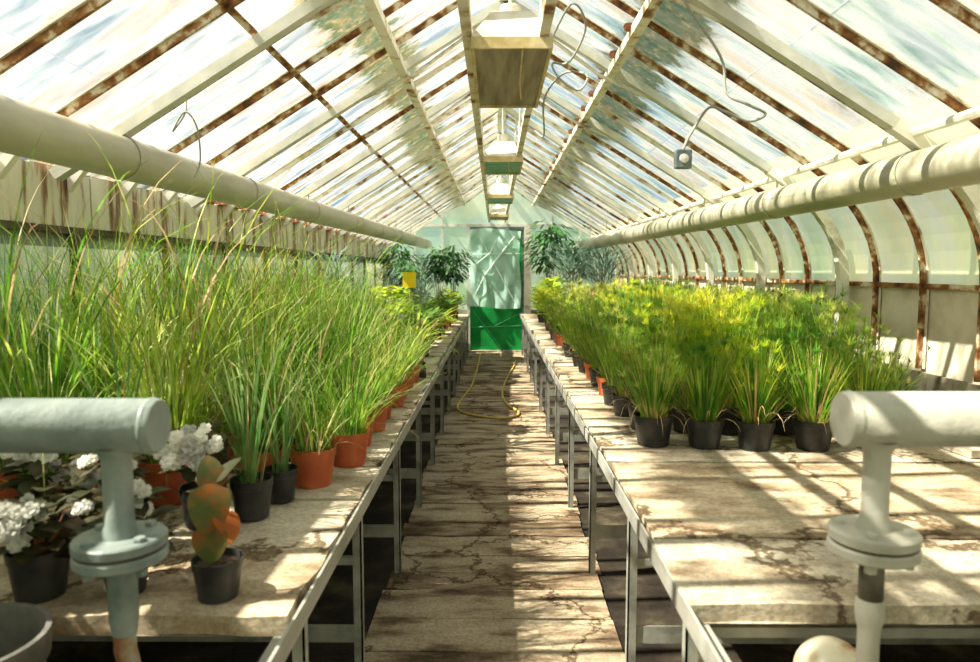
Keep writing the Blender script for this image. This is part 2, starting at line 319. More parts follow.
# ------------------------------------------------------------------ geometry of the house
XR, ZR, SL = .075, 3.48, .62
XL = -2.07; XW = 2.41
Y0, Y1 = -1.3, 14.1
BAY = .4833
def roof_z(x): return ZR - SL*abs(x-XR)
def bez(n=10):
    P0, P1, P2 = (1.85, roof_z(1.85)), (XW, 2.05), (XW, 1.56)
    out = []
    for i in range(n+1):
        t = i/n; out.append(tuple((1-t)**2*a + 2*t*(1-t)*b + t*t*c for a, b, c in zip(P0, P1, P2)))
    return out
CURVE = bez()
bars = [2.95 + BAY*k for k in range(-9, 24) if Y0+.05 < 2.95 + BAY*k < Y1-.05]
heavy = [3.27 + 3*BAY*k for k in range(-3, 8) if Y0+.1 < 3.27+3*BAY*k < Y1-.1]
edges = [Y0] + bars + [Y1]

# floor: soil, walkway, lawn outside
m = MB(); m.box(XL-.1, XW+.1, Y0-.1, Y1+.1, -.12, -.01)
struct(m.build('floor', 'soil'))
m = MB(); m.box(-60, 60, -60, 90, -.3, -.13); struct(m.build('floor', 'grass_out'))
m = MB(); y = Y0; k = 0
while y < Y1-.3:
    d = R.uniform(.17, .31); y2 = min(Y1, y+d-.007); z = R.uniform(.0, .010)
    xa = -.57 + R.uniform(-.02, .02); xb = .57 + R.uniform(-.025, .025)
    nseg = 9; vs = []; mi = 0 if R.random() < .68 else 1
    ja = [R.uniform(-.008, .008) for _ in range(nseg+1)]; jb = [R.uniform(-.008, .008) for _ in range(nseg+1)]
    jz = [R.uniform(-.003, .003) for _ in range(nseg+1)]
    for zz in (-.05, z):
        for i in range(nseg+1):
            x = xa + (xb-xa)*i/nseg; vs.append((x, y+ja[i], zz+(jz[i] if zz > -.04 else 0)))
        for i in range(nseg+1):
            x = xa + (xb-xa)*i/nseg; vs.append((x, y2+jb[i], zz+(jz[i] if zz > -.04 else 0)))
    N = nseg+1; fs = []
    for i in range(nseg):
        fs += [(2*N+i, 2*N+i+1, 3*N+i+1, 3*N+i), (i, 2*N+i, 2*N+i+1, i+1), (N+i, N+i+1, 3*N+i+1, 3*N+i)]
    fs += [(0, N, 3*N, 2*N), (N-1, 3*N-1, 4*N-1, 2*N-1)]
    fs = [tuple(reversed(f)) if len(f) == 4 and j % 3 else f for j, f in enumerate(fs)]
    m.add(vs, fs, mi); y = y2+.007; k += 1
wk = m.build('floor', ['walk', 'walk_b']); struct(wk)

# roof
def slope_glass(x_from, x_to, name, mt, laps):
    m = MB(); xs = [x_from] + laps + [x_to]
    for a, b in zip(edges[:-1], edges[1:]):
        for i in range(len(xs)-1):
            xa, xb = xs[i], xs[i+1]; dz = .006*i
            m.add([(xa, a, roof_z(xa)-dz), (xb, a, roof_z(xb)-dz), (xb, b, roof_z(xb)-dz), (xa, b, roof_z(xa)-dz)], [(0, 1, 2, 3)])
    return struct(m.build(name, mt))
cl = slope_glass(XR, XL-.05, 'ceiling', 'roof_glass_l', [-.62, -1.14, -1.6])
crr = slope_glass(XR, 1.85, 'ceiling', 'roof_glass_r', [.82, 1.35])
def tbar(path, yb, par, mt):
    m = MB(); m.sweep(path, yb, .046, .007, .008, 1); m.sweep(path, yb, .017, .030, .015, 0); return m.build('glazing_bar', [mt, 'putty'], par)
for yb in bars:
    for xe, par in ((XL, cl), (1.85, crr)): tbar([(XR, ZR), (xe, roof_z(xe))], yb, par, 'rustbar' if R.random() < (.5 if yb < 7 else .2) or yb < 4.2 else 'rustwhite')
for yb in heavy:
    for xe, par in ((XL, cl), (1.85, crr)): MB().sweep([(XR, ZR), (xe, roof_z(xe))], yb, .062, .05, .052).build('arch_rib', 'grey_paint', par)
for x, par in ((XR-.68, cl), (XR+.69, crr)):
    m = MB(); z = roof_z(x)-.085; m.box(x-.028, x+.028, Y0, Y1, z-.05, z); m.build('purlin', 'rustwhite', par)
for k in range(16):                                   # rusty bolt plates along the right purlin
    yb = 3.0 + BAY*k; x = XR+.69-.035; z = roof_z(x)-.10
    m = MB(); m.lathe([(0, -.02), (.022, -.018), (.03, 0), (.022, .018), (0, .02)], 8, (x, yb, z)); m.build('bolt_plate', 'brick', crr, smooth=True)
for x in (-1.11, ):
    MB().sweep([(x+.014, roof_z(x+.014)), (x-.014, roof_z(x-.014))], (Y0+Y1)/2, Y1-Y0, .012, .02).build('lap_strip', 'rustbar', cl)
m = MB(); m.box(XR-.05, XR+.05, Y0, Y1, ZR-.10, ZR-.015); m.build('ridge_beam', 'white_paint', cl)
for x in (-.115, .2):
    m = MB(); m.box(x-.02, x+.02, Y0, Y1, 2.60, 2.655); m.build('lamp_rail', 'rustwhite', cl)
    for yb in heavy:
        m = MB(); m.tube([(x, yb, 2.65), (x+(.03 if x > 0 else -.03), yb, roof_z(x)-.07)], .009, 6); m.build('rail_hanger', 'grey_paint', cl)
for yb in heavy:                                      # collar straps from the ridge to the purlins
    for sx, par in ((-1, cl), (1, crr)):
        m = MB(); m.tube([(XR+sx*.03, yb+.03, ZR-.13), (XR+sx*.62, yb+.03, roof_z(XR+.62)-.17), (XR+sx*1.0, yb+.03, roof_z(XR+1.0)-.10)], .012, 6)
        m.build('tie_rod', 'rustwhite', par)

# right: curved glazing with ribs, rail and low panels
m = MB()
for a, b in zip(edges[:-1], edges[1:]):
    for (p, q) in zip(CURVE[:-1], CURVE[1:]):
        m.add([(p[0], a, p[1]), (q[0], a, q[1]), (q[0], b, q[1]), (p[0], b, p[1])], [(0, 1, 2, 3)])
win_r = struct(m.build('window_1', 'side_glass', smooth=True))
LOWZ = 1.10
path = CURVE + [(XW, LOWZ)]
for yb in bars: tbar(path, yb, win_r, 'rustbar')
for yb in heavy: MB().sweep(path, yb, .06, .06, .05).build('arch_rib', 'white_paint', win_r)
m = MB(); m.box(XW-.035, XW-.012, Y0, Y1, 1.545, 1.575); m.build('sill_rail', 'rustbar', win_r)
m = MB(); m.tube([(1.9, Y0, 2.27), (1.9, Y1, 2.27)], .022, 8); m.build('eave_tube', 'white_paint', win_r)
m = MB(); m.box(XW+.0, XW+.05, Y0, Y1, 1.0, 1.56); struct(m.build('wall_right', 'panel'))
m = MB(); m.box(XW-.02, XW+.16, Y0, Y1, -.1, 1.08); struct(m.build('wall_right', 'lowwall'))

# left wall: board fascia, windows below it, low wall
m = MB(); y = Y0
while y < Y1:
    y2 = min(Y1, y + R.choice([.22, .24, .95, .3])); m.box(XL-.03+R.uniform(0, .008), XL+R.uniform(0, .006), y+.004, y2-.004, 1.86, 2.13+R.uniform(-.01, .01)); y = y2
fl = struct(m.build('wall_left', 'board'))
m = MB(); m.box(XL-.05, XL-.03, Y0, Y1, 1.80, 2.16); m.box(XL-.05, XL+.012, Y0, Y1, 1.825, 1.858); m.build('backing', 'darkgap', fl)
m = MB(); y = 5.0
while y < Y1-.3: m.box(XL-.03, XL+.05, y+.02, y+.2, 2.135, 2.17); y += .24
m.build('clay_course', 'brick', fl)
for yb in bars:
    m = MB(); xa = XL; m.add([(XL+.005, yb-.02, 2.13), (XL+.17, yb-.02, roof_z(XL+.17)-.03), (XL+.005, yb-.02, 2.03), (XL+.005, yb+.02, 2.13), (XL+.17, yb+.02, roof_z(XL+.17)-.03), (XL+.005, yb+.02, 2.03)],
        [(0, 1, 2), (5, 4, 3), (0, 3, 4, 1), (1, 4, 5, 2), (2, 5, 3, 0)]); m.build('gusset', 'white_paint', fl)
m = MB()
for a in range(0, 16):
    ya = Y0 + a*(Y1-Y0)/16; yb = Y0 + (a+1)*(Y1-Y0)/16
    m.add([(XL-.02, ya, .95), (XL-.02, yb, .95), (XL-.02, yb, 1.83), (XL-.02, ya, 1.83)], [(0, 1, 2, 3)])
wl = struct(m.build('window_2', 'left_glass'))
for a in range(1, 17):
    ya = Y0 + a*(Y1-Y0)/16 - .05
    m = MB(); m.box(XL-.05, XL+.01, ya-.02, ya+.02, .95, 1.83); m.build('mullion', 'darkgap' if a % 2 else 'rustbar', wl)
m = MB(); m.box(XL-.2, XL+.0, Y0, Y1, -.1, .95); struct(m.build('wall_left', 'lowwall'))

# end walls
def gable(y, name, mt, door):
    m = MB(); n = 28
    xs = [XL + (XW-XL)*i/n for i in range(n+1)]
    def top(x):
        if x <= 1.85: return roof_z(x)
        for p, q in zip(CURVE[:-1], CURVE[1:]):
            if p[0] <= x <= q[0]+1e-9: return p[1] + (q[1]-p[1])*(x-p[0])/max(1e-6, q[0]-p[0])
        return 1.6
    for a, b in zip(xs[:-1], xs[1:]):
        mid = (a+b)/2
        z0 = .85 if not (door and -.52 < mid < .6) else 2.5
        m.add([(a, y, z0), (b, y, z0), (b, y, top(b)), (a, y, top(a))], [(0, 1, 2, 3)])
    g = struct(m.build(name, mt))
    for x in (-1.6, -1.05, 1.15, 1.7) + (() if door else (-.5, .05, .6)):
        mm = MB(); mm.box(x-.02, x+.02, y-.03, y+.0, .85, top(x)-.02); mm.build('mullion', 'grey_paint', g)
    mm = MB(); mm.box(XL, XW, y-.035, y-.005, 2.51, 2.56); mm.box(XL, -.55, y-.035, y-.005, 1.6, 1.63); mm.box(.63, XW, y-.035, y-.005, 1.6, 1.63); mm.build('transom', 'grey_paint', g)
    return g
gable(Y1, 'window_3', 'end_glass', True); gable(Y0, 'window_4', 'end_glass', False)
m = MB(); m.box(XL, -.52, Y1, Y1+.12, -.1, .85); m.box(.6, XW, Y1, Y1+.12, -.1, .85); struct(m.build('wall_far', 'lowwall'))
m = MB(); m.box(XL, XW, Y0-.12, Y0, -.1, .85); struct(m.build('wall_back', 'lowwall'))
# door: posts, green tarpaulin leaf with seams
dr = empty('door_1', (0.04, Y1-.02, 0)); dr['kind'] = 'structure'
m = MB(); m.box(-.60, -.54, -.05, .05, 0, 2.5); m.build('door_post', 'grey_paint', dr)
m = MB(); m.box(.54, .68, -.06, .05, 0, 2.5); m.build('door_post', 'white_paint', dr)
m = MB(); m.box(-.60, .62, -.04, .05, 2.44, 2.5); m.build('door_head', 'dark_metal', dr)
m = MB(); m.box(-.6, .6, -.12, .05, 0, .035); m.build('threshold', 'wood', dr)
m = MB(); m.box(-.54, .54, 0, .03, .04, 2.44)
leafd = m.build('door_leaf', 'green_door', dr)
m = MB()
for (a, b) in (((-.52, .88), (.10, .06)), ((-.1, .5), (.5, .8)), ((-.52, .5), (.52, .53))):
    m.tube([(a[0], -.004, a[1]), (b[0], -.004, b[1])], .007, 4)
m.build('seam', 'green_line', leafd)
m = MB(); m.box(.50, .54, -.01, .0, .04, 2.44); m.build('door_edge', 'dark_metal', leafd)
# plastic sheet hanging over the upper door
m = MB(); nx, nz_ = 26, 34; vs = []
for j in range(nz_+1):
    for i in range(nx+1):
        u, v = i/nx, j/nz_
        x = -.56 + 1.02*u + .02*math.sin(v*7); z = .90 + .025*math.sin(u*5+1) + (1.58-.02*math.sin(u*5+1)-.1*abs(u-.35))*v
        fold = .022*math.sin((u*1.2+v*1.1)*13) + .014*math.sin((u*2-v)*9) + .01*math.sin(u*31+v*3)
        vs.append((x+.04, Y1-.13+fold, z))
m.add(vs, [(j*(nx+1)+i, j*(nx+1)+i+1, (j+1)*(nx+1)+i+1, (j+1)*(nx+1)+i) for j in range(nz_) for i in range(nx)])
ps = m.build('plastic_sheet', 'film', smooth=True)
tag(ps, 'milky teal plastic sheet hung over the upper part of the green end door', 'plastic sheet')
m = MB(); m.tube([(-.5, Y1-.165, 1.56+.4), (.5, Y1-.165, 1.575+.4)], .006, 4)
m.tube([(-.30, Y1-.165, 2.3), (.40, Y1-.165, 1.0)], .007, 4); 
m.tube([(-.45, Y1-.165, 1.05), (-.2, Y1-.165, 1.55), (.1, Y1-.165, 1.95), (.42, Y1-.165, 2.35)], [.004, .016, .02, .006], 6)
m.tube([(-.40, Y1-.165, 1.75), (-.1, Y1-.165, 1.98), (.05, Y1-.165, 2.3)], [.004, .016, .005], 6); m.build('crease', 'crease', ps)

# ------------------------------------------------------------------ steam pipes under the roof
def long_pipe(name, x, z, r, label, k):
    """k: how far the pipe draws in towards the aisle per metre"""
    X0 = x + k*(Y0-2.5)
    root = empty(name, (X0, Y0, z-r), -math.atan(k)); L = (Y1-Y0-.1)/math.cos(math.atan(k))
    smooth_by_angle(MB().lathe([(0, .02), (r, .02), (r, L), (0, L)], 28, (0, 0, r), 'y').build('pipe_run', 'pipe', root))
    for yb in heavy[1:]:
        yy = (yb - Y0)/math.cos(math.atan(k)); m = MB(); m.lathe([(r+.002, -.012), (r+.005, -.012), (r+.005, .012), (r+.002, .012)], 24, (0, yy, r), 'y')
        m.tube([(0, yy, 2*r), (0, yy, max(2*r+.03, roof_z(x+k*(yb-2.5))-.11-(z-r)))], .006, 6); m.build('hanger', 'pipe', root)
    tag(root, label, 'pipe')
def KIDS(o): return kids(o)
long_pipe('heating_pipe', -1.75, 2.166, .098, 'long cream heating pipe under the left roof slope above the tall grasses', .034)
long_pipe('heating_pipe', 1.95, 2.092, .098, 'long cream heating pipe running along the right side where the glass curves', -.036)

# ------------------------------------------------------------------ benches
LEGY = [1.80] + [2.6 + 1.075*k for k in range(0, 11)]
def slab_mb(x0, x1, y0, y1, z0, z1, seed):
    r = random.Random(seed); nx, ny = 14, 3; m = MB(); vs = []
    xa = x0; 
    j1 = [r.uniform(-.007, .007) for _ in range(nx+1)]; j2 = [r.uniform(-.007, .007) for _ in range(nx+1)]
    k1 = [r.uniform(-.014, .012) for _ in range(ny+1)]; k2 = [r.uniform(-.012, .012) for _ in range(ny+1)]
    def P(i, j, z):
        x = x0 + (x1-x0)*i/nx; y = y0 + (y1-y0)*j/ny
        if i == 0: x += k1[j]
        if i == nx: x += k2[j]
        if j == 0: y += j1[i]
        if j == ny: y += j2[i]
        return (x, y, z)
    top = {}; 
    for j in range(ny+1):
        for i in range(nx+1): top[i, j] = len(vs); vs.append(P(i, j, z1 + r.uniform(-.002, .002)))
    bot = {}
    for j in range(ny+1):
        for i in range(nx+1):
            if i in (0, nx) or j in (0, ny):
                p = P(i, j, z0+r.uniform(0, .006)); bot[i, j] = len(vs); vs.append(p)
    fs = [(top[i, j], top[i+1, j], top[i+1, j+1], top[i, j+1]) for j in range(ny) for i in range(nx)]
    for i in range(nx):
        fs.append((bot[i, 0], bot[i+1, 0], top[i+1, 0], top[i, 0])); fs.append((top[i, ny], top[i+1, ny], bot[i+1, ny], bot[i, ny]))
    for j in range(ny):
        fs.append((top[0, j], top[0, j+1], bot[0, j+1], bot[0, j])); fs.append((bot[nx, j], bot[nx, j+1], top[nx, j+1], top[nx, j]))
    fs.append((bot[0, 0], bot[0, ny], bot[nx, ny], bot[nx, 0]))
    return m.add(vs, fs)
def bench(s, x_in, x_out, yf, label):
    root = empty('potting_bench', ((x_in+x_out)/2, 1.2, 0))
    ox, oy = root.location.x, root.location.y
    def B(m, name, mt, bevel=0):
        m.v = [(a-ox, b-oy, c) for a, b, c in m.v]; return m.build(name, mt, root, bevel=bevel)
    # angle-iron lip along the aisle, rear rail
    m = MB(); m.box(min(x_in, x_in-s*.008), max(x_in, x_in-s*.008), 1.15, Y1-.35, .735, .793)
    m.box(min(x_in, x_in+s*.05), max(x_in, x_in+s*.05), 1.15, Y1-.35, .735, .742); B(m, 'edge_rail', 'lip')
    xo = x_out - s*.03; m = MB(); m.box(xo-.02, xo+.02, 1.15, Y1-.35, .70, .738); B(m, 'rear_rail', 'steel')
    for i, yy in enumerate(LEGY):
        for x, sg in ((x_in+s*.012, s), (x_out-s*.05, -s)):
            a = x; b = x+sg*.034; m = MB(); m.box(min(a, b), max(a, b), yy, yy+.006, 0, .735)
            c = x+sg*.006; m.box(min(x, c), max(x, c), yy, yy+.036, 0, .735); B(m, 'leg', 'steel')
        for z in ((.24, .53, .70) if i else (.68,)):
            a, b = sorted((x_in+s*.02, x_out-s*.05)); m = MB(); m.box(a, b, yy+.007, yy+.033 if z > .3 else yy+.012, z-.035 if z < .3 else z-.014, z+.035 if z < .3 else z+.014); B(m, 'cross_bar', 'steel')
    y = yf; k = 0
    while y < Y1-.6:
        d = R.uniform(.42, .5) if y < 6 else R.uniform(.42, .55)
        a, b = sorted((x_in + s*(.004+R.uniform(0, .012 if y < 5 else .05)), x_out - s*R.uniform(0, .04))); dz = R.uniform(-.003, .004)
        B(slab_mb(a, b, y+.006, y+d-.006, .742, .790+dz, k*7+int(s)), 'slab', 'slab' if R.random() < .6 else 'slab_b'); y += d; k += 1
    tag(root, label, 'bench'); return root
bench(-1, -.50, XL+.03, 1.66, 'steel-framed bench of grey slabs on the left under the tall grasses')
bench(1, .50, 2.22, 1.73, 'steel-framed bench of pale slabs on the right under the feathery sedges')
BZ = .795

# back ledge behind right bench with loose timber
for i, (yy, dx, rz, ln) in enumerate([(3.45, 0, .10, .62), (3.85, -.02, -.12, .7), (4.35, .0, .05, .5)]):
    m = MB(); m.box(-.045, .045, -ln/2, ln/2, 0, .035)
    o = m.build('timber_offcut', 'wood', None, (2.18+dx, yy, BZ+.002)); o.rotation_euler = (0, 0, rz)
    tag(o, ['pale timber offcut lying nearest along the back of the right bench', 'grey timber offcut lying in the middle of three at the back of the right bench', 'short timber offcut lying farthest at the back of the right bench'][i], 'timber', 'timber offcuts at the back of the right bench')

# ------------------------------------------------------------------ foreground flanged pipes
def stub(name, s, px, xend, zc, mt, label, low):
    FZ = 1.065 if s < 0 else 1.085
    root = empty(name, (px, 1.5, 0)); X = lambda x: x-px
    r = .060; xe = X(xend); rr_ = .031 if s < 0 else .028; far = s*1.6
    m = MB(); m.lathe([(0, xe), (r-.004, xe), (r, xe+s*.005), (r, far), (0, far)] , 40, (0, 0, zc), 'x'); smooth_by_angle(m.build('header_pipe', mt, root))
    m = MB(); m.lathe([(r+.0005, xe+s*.012), (r+.0025, xe+s*.016), (r+.0005, xe+s*.022)], 40, (0, 0, zc), 'x'); m.build('weld_bead', mt, root, smooth=True)
    m = MB(); m.lathe([(.046, zc-.045), (rr_+.004, zc-.062), (rr_, zc-.075), (rr_, FZ+.03), (rr_+.005, FZ+.012), (rr_+.008, FZ-.002)], 32); m.build('riser', mt, root, smooth=True)
    fz = FZ; t = .025; q = .097 if s < 0 else .092
    for k in (0, 1):
        z1 = fz-k*(t+.006); m = MB()
        m.lathe([(0, z1-t), (q-.004, z1-t), (q, z1-t+.004), (q, z1-.004), (q-.004, z1), (0, z1)], 44); smooth_by_angle(m.build('flange', mt, root))
    m = MB(); m.lathe([(q-.008, fz-t-.006), (q-.008, fz-t)], 40); m.build('gasket', 'darkgap', root)
    for k in range(4):
        a = math.pi/4 + k*math.pi/2 + .25; bx, by = (q-.024)*math.cos(a), (q-.024)*math.sin(a)
        m = MB(); b0 = fz-2*t-.006
        m.lathe([(0, fz+.010), (.012, fz+.010), (.014, fz+.007), (.014, fz), (.006, fz), (.006, b0), (.014, b0), (.014, b0-.016), (.012, b0-.02), (0, b0-.02)], 6, (bx, by, 0)); m.build('bolt', mt, root)
    if low == 'bend':
        m = MB(); m.lathe([(.031, fz-2*t-.008), (.031, .87), (.027, .855), (.026, .84)], 24); m.build('nipple', mt, root, smooth=True)
        m = MB(); m.tube([(0, 0, .86), (0, 0, .80), (.012, 0, .74), (.05, 0, .68), (.10, 0, .60), (.11, 0, .45), (.11, 0, 0)], .024, 16); m.build('down_pipe', 'rust_stain', root, smooth=True)
    else:
        m = MB(); m.tube([(0, 0, fz-2*t-.006), (0, 0, .925)], .026, 20); m.build('nipple', 'dark_pipe', root, smooth=True)
        m = MB(); m.lathe([(.024, .93), (.029, .92), (.030, .90), (.030, .885), (.027, .87), (.023, .855), (.023, 0)], 24); m.build('down_pipe', mt, root, smooth=True)
    tag(root, label, 'pipe')
stub('flanged_pipe', -1, -.830, -.733, 1.311, 'pipe_blue', 'blue-grey flanged pipe stub with a capped header in the left foreground', 'bend')
stub('flanged_pipe', 1, .832, .752, 1.328, 'pipe_pale', 'pale grey flanged pipe stub with a capped header in the right foreground', 'straight')
m = MB(); prof = [(0, .815)] + [(.085*math.sin(a*math.pi/16), .73+.085*math.cos(a*math.pi/16)) for a in range(1, 9)] + [(.085, .0)]
m.lathe(prof, 32, (0, 0, 0)); o = m.build('capped_standpipe', 'cream', None, (.815, 1.625, -.055), smooth=True)
tag(o, 'cream enamelled round pipe cap with rust spots low in front of the right bench', 'pipe cap')

# ------------------------------------------------------------------ pots
def pot_parts(root, r, h, mt, soil=True):
    t = .004; rt = r; rb = r*.78
    prof = [(0, .0), (rb, 0), (rt*.955, h*.78), (rt, h*.79), (rt*1.02, h), (rt*.97, h), (rt*.93, h*.8), (rb-t, t*2), (0, t*2)]
    smooth_by_angle(MB().lathe(prof, 24).build('pot', mt, root), 35)
    if soil:
        m = MB(); m.lathe([(0, h*.86), (rt*.5, h*.87), (rt*.93, h*.84), (rt*.9, h*.6)], 14); m.build('soil', 'potsoil', root, smooth=True)
def grass_mesh(seed, n, hmin, hmax, w, spread=.05, dry=.12, lean=.28, droop=1.0, z0=.1, strands=0, smax=1.2, pale=.24):
    r = random.Random(seed); m = MB()
    for i in range(n):
        a = r.uniform(0, 6.283); q = spread*math.sqrt(r.random()); L = hmin + (hmax-hmin)*r.random()**1.3; mi = 0
        if r.random() < dry: mi = 1; L *= .8
        elif pale and r.random() < pale: mi = 2
        m.blade((q*math.cos(a), q*math.sin(a), z0), a+r.uniform(-1.1, 1.1), L, w*r.choice([.5, .8, 1, 1.4]), abs(r.gauss(.04, lean)), r.uniform(.1, droop)*(1.6 if mi else 1)*r.choice([.5, 1, 1, 1.8]), 7, mi, r.uniform(-2.5, 2.5))
    for i in range(strands):
        a = r.uniform(0, 6.283); m.blade((.03*math.cos(a), .03*math.sin(a), z0), a, r.uniform(hmax, smax), w*1.3, abs(r.gauss(.05, .12)), r.uniform(.9, 2.6), 10, 0 if r.random() < .6 else 1, r.uniform(-1, 1))
    return m
def make_plant(name, seed, pot, fol):
    root = empty(name, (0, 0, -20)); pot_parts(root, *pot)
    m, mats = fol; m.build('foliage', mats, root); return root
def sedge_mesh(seed, nst, hmin, hmax, z0=.11, nbl=90, rays=22, rl=.075):
    r = random.Random(seed); m = MB()
    for i in range(nst):
        a = r.uniform(0, 6.283); q = .06*math.sqrt(r.random()); L = r.uniform(hmin, hmax); ln = abs(r.gauss(.0, .17)); dr = r.uniform(0, .35)
        p = Vector((q*math.cos(a), q*math.sin(a), z0)); ang = ln; pts = [p.copy()]
        for k in range(5):
            p = p + Vector((math.cos(a)*math.sin(ang), math.sin(a)*math.sin(ang), math.cos(ang)))*(L/5); ang += dr/5; pts.append(p.copy())
        m.tube(pts, [.0018]*6, 3, False, 1)
        big = r.uniform(.6, 1.25)
        for k in range(rays):
            b = 6.283*k/rays + r.uniform(-.2, .2); el = r.uniform(.05, 1.5)
            m.blade(p, b, rl*big*r.uniform(.5, 1.15), .0038, el, r.uniform(.3, 1.4), 2, 0)
        for k in range(5):
            b = r.uniform(0, 6.283); m.blade(p, b, rl*1.5*big, .0045, r.uniform(.8, 1.4), .7, 3, 0)
    for i in range(nbl):
        a = r.uniform(0, 6.283); q = .055*math.sqrt(r.random())
        m.blade((q*math.cos(a), q*math.sin(a), z0), a, r.uniform(.16, .42), .008*r.uniform(.6, 1.3), abs(r.gauss(.08, .28)), r.uniform(0, .9), 5, 1 if r.random() < .88 else 2)
    for i in range(14):
        a = r.uniform(0, 6.283); m.blade((.05*math.cos(a), .05*math.sin(a), z0+.01), a, r.uniform(.14, .3), .006, r.uniform(.5, 1.1), r.uniform(1.6, 2.6), 6, 2)
    return m
def bush_mesh(seed, rx, rz, zc, n, L, W, z0=.1, stems=7, bend=.6, fold=.2, up=.3, mi_fn=None, flowers=0, fr=.02, droop=0):
    r = random.Random(seed); m = MB()
    for i in range(stems):
        a = r.uniform(0, 6.283); q = r.random()
        m.tube([(0, 0, z0), (.4*rx*q*math.cos(a), .4*rx*q*math.sin(a), (z0+zc)/2), (.8*rx*q*math.cos(a), .8*rx*q*math.sin(a), zc+rz*.4*r.uniform(-.5, 1))], [.006, .004, .002], 5, False, 1)
    for i in range(n):
        u = r.uniform(-1, 1); a = r.uniform(0, 6.283); rr = r.random()**.4; s_ = math.sqrt(1-u*u)
        p = Vector((rx*rr*s_*math.cos(a), rx*rr*s_*math.sin(a), zc+rz*rr*u))
        d = Vector((math.cos(a), math.sin(a), up-droop+r.uniform(-.5, .5)))
        k = r.uniform(.65, 1.2); m.leaf(p, d, L*k, W*k, bend*r.uniform(.5, 1.5), fold, 4, (mi_fn(r) if mi_fn else 0))
    for i in range(flowers):
        u = r.uniform(-.1, 1); a = r.uniform(0, 6.283); s_ = math.sqrt(1-u*u)
        flower(m, Vector((rx*1.02*s_*math.cos(a), rx*1.02*s_*math.sin(a), zc+rz*1.02*u)), fr, r, 3)
    return m
def flower(m, c, rad, r, mi):
    """ruffled bloom: two rings of cupped round petals"""
    ax = Vector((r.uniform(-.5, .5), -.9, r.uniform(-.1, .7))).normalized(); s1 = ax.cross(Vector((0, 0, 1))).normalized(); s2 = ax.cross(s1)
    for ring, (k, op) in enumerate(((5, .35), (4, .95))):
        for i in range(k):
            a = 6.283*i/k + ring*.6 + r.uniform(-.2, .2); d = s1*math.cos(a)+s2*math.sin(a)
            dd = (d + ax*op).normalized(); t = ax.cross(d); L = rad*(1 if ring == 0 else .75)
            p0 = c; p1 = c + dd*L*.55; p2 = c + dd*L - ax*L*.1; W = L*.48
            m.add([p0, p1-t*W, p1+ax*L*.12, p1+t*W, p2-t*W*.7, p2+ax*L*.05, p2+t*W*.7], [(0, 2, 1), (0, 3, 2), (1, 2, 5, 4), (2, 3, 6, 5)], mi)
ORD = ['nearest', 'second', 'third', 'fourth', 'fifth', 'sixth', 'seventh', 'eighth', 'ninth', 'tenth', 'eleventh', 'twelfth', 'thirteenth', 'fourteenth', 'fifteenth', 'sixteenth', 'seventeenth', 'eighteenth', 'nineteenth', 'twentieth', 'twenty-first', 'twenty-second']
def nth(k): return 'nearest' if k == 0 else ORD[k] + ' from the front'

# ---- tall grasses on the left bench
TC = (.092, .15, 'terracotta'); BK = (.085, .135, 'black_pot')
gm = [grass_mesh(20+i, 230, .30, .92, .0085, .06, .10, .24, 1.2, strands=11, smax=1.4) for i in range(3)]
gshort = [grass_mesh(30+i, 130, .22, .62, .0075, .06, .14, .34, 1.3, strands=5, smax=.8) for i in range(3)]
gup = [grass_mesh(35+i, 190, .40, 1.0, .0085, .05, .10, .09, .5, strands=8, smax=1.4) for i in range(3)]
gmats = [['g_grass', 'straw', 'g_pale'], ['g_grass_y', 'straw', 'g_pale'], ['g_grass', 'g_grass_y', 'g_pale']]
protos = {}
for vn, vm in (('tall', gm), ('short', gshort), ('upright', gup)):
    for i in range(3):
        for pn, pt in (('red-brown', TC), ('black', BK)):
            protos[vn, i, pn] = make_plant('potted_reed_grass', i, pt, (vm[i], gmats[i]))
used = set()
def place(proto, x, y, z, rz, sc_, label, cat, group=None):
    o = proto if proto.name not in used else copy_tree(proto)
    used.add(proto.name)
    o.location = (x, y, z); o.rotation_euler = (0, 0, rz); o.scale = (sc_, sc_, sc_)
    tag(o, label, cat, group); return o
GN = ['green', 'yellow-green', 'two-tone']
for ri, (x0, rn, ys, st, cnt) in enumerate([(-.66, 'aisle-side', 2.72, .325, 10), (-.93, 'second', 2.80, .34, 10), (-1.22, 'third', 2.55, .34, 12), (-1.52, 'fourth', 2.3, .34, 13), (-1.76, 'wall-side', 2.05, .34, 14)]):
    for k in range(cnt):
        y = ys + st*k + R.uniform(-.03, .03); x = x0 + R.uniform(-.02, .02)
        pn = 'red-brown' if (ri == 0 or R.random() < .45) else 'black'
        i = R.choice([0, 2, 0, 1]) if y < 4 else R.choice([1, 1, 2, 0])
        vn = 'short' if ri == 0 or (ri == 1 and k % 2) else ('upright' if ri == 4 else 'tall')
        s_ = R.uniform(.96, 1.14) * (.9 if ri == 1 else 1) * (1 if y < 4.4 else .92)
        if ri == 0: s_ = 1.0 - .02*k; 
        if rn == 'aisle-side' and k == 0: x = -.73
        h_ = {'short': 'low', 'tall': 'tall', 'upright': 'upright'}[vn]
        place(protos[vn, i, pn], x, y, BZ, R.uniform(0, 6.28), s_, '%s %s grass, %s pot, %s, %s row, left bench' % (h_, GN[i], pn, nth(k), rn), 'potted plant', 'reed grasses on the left bench')
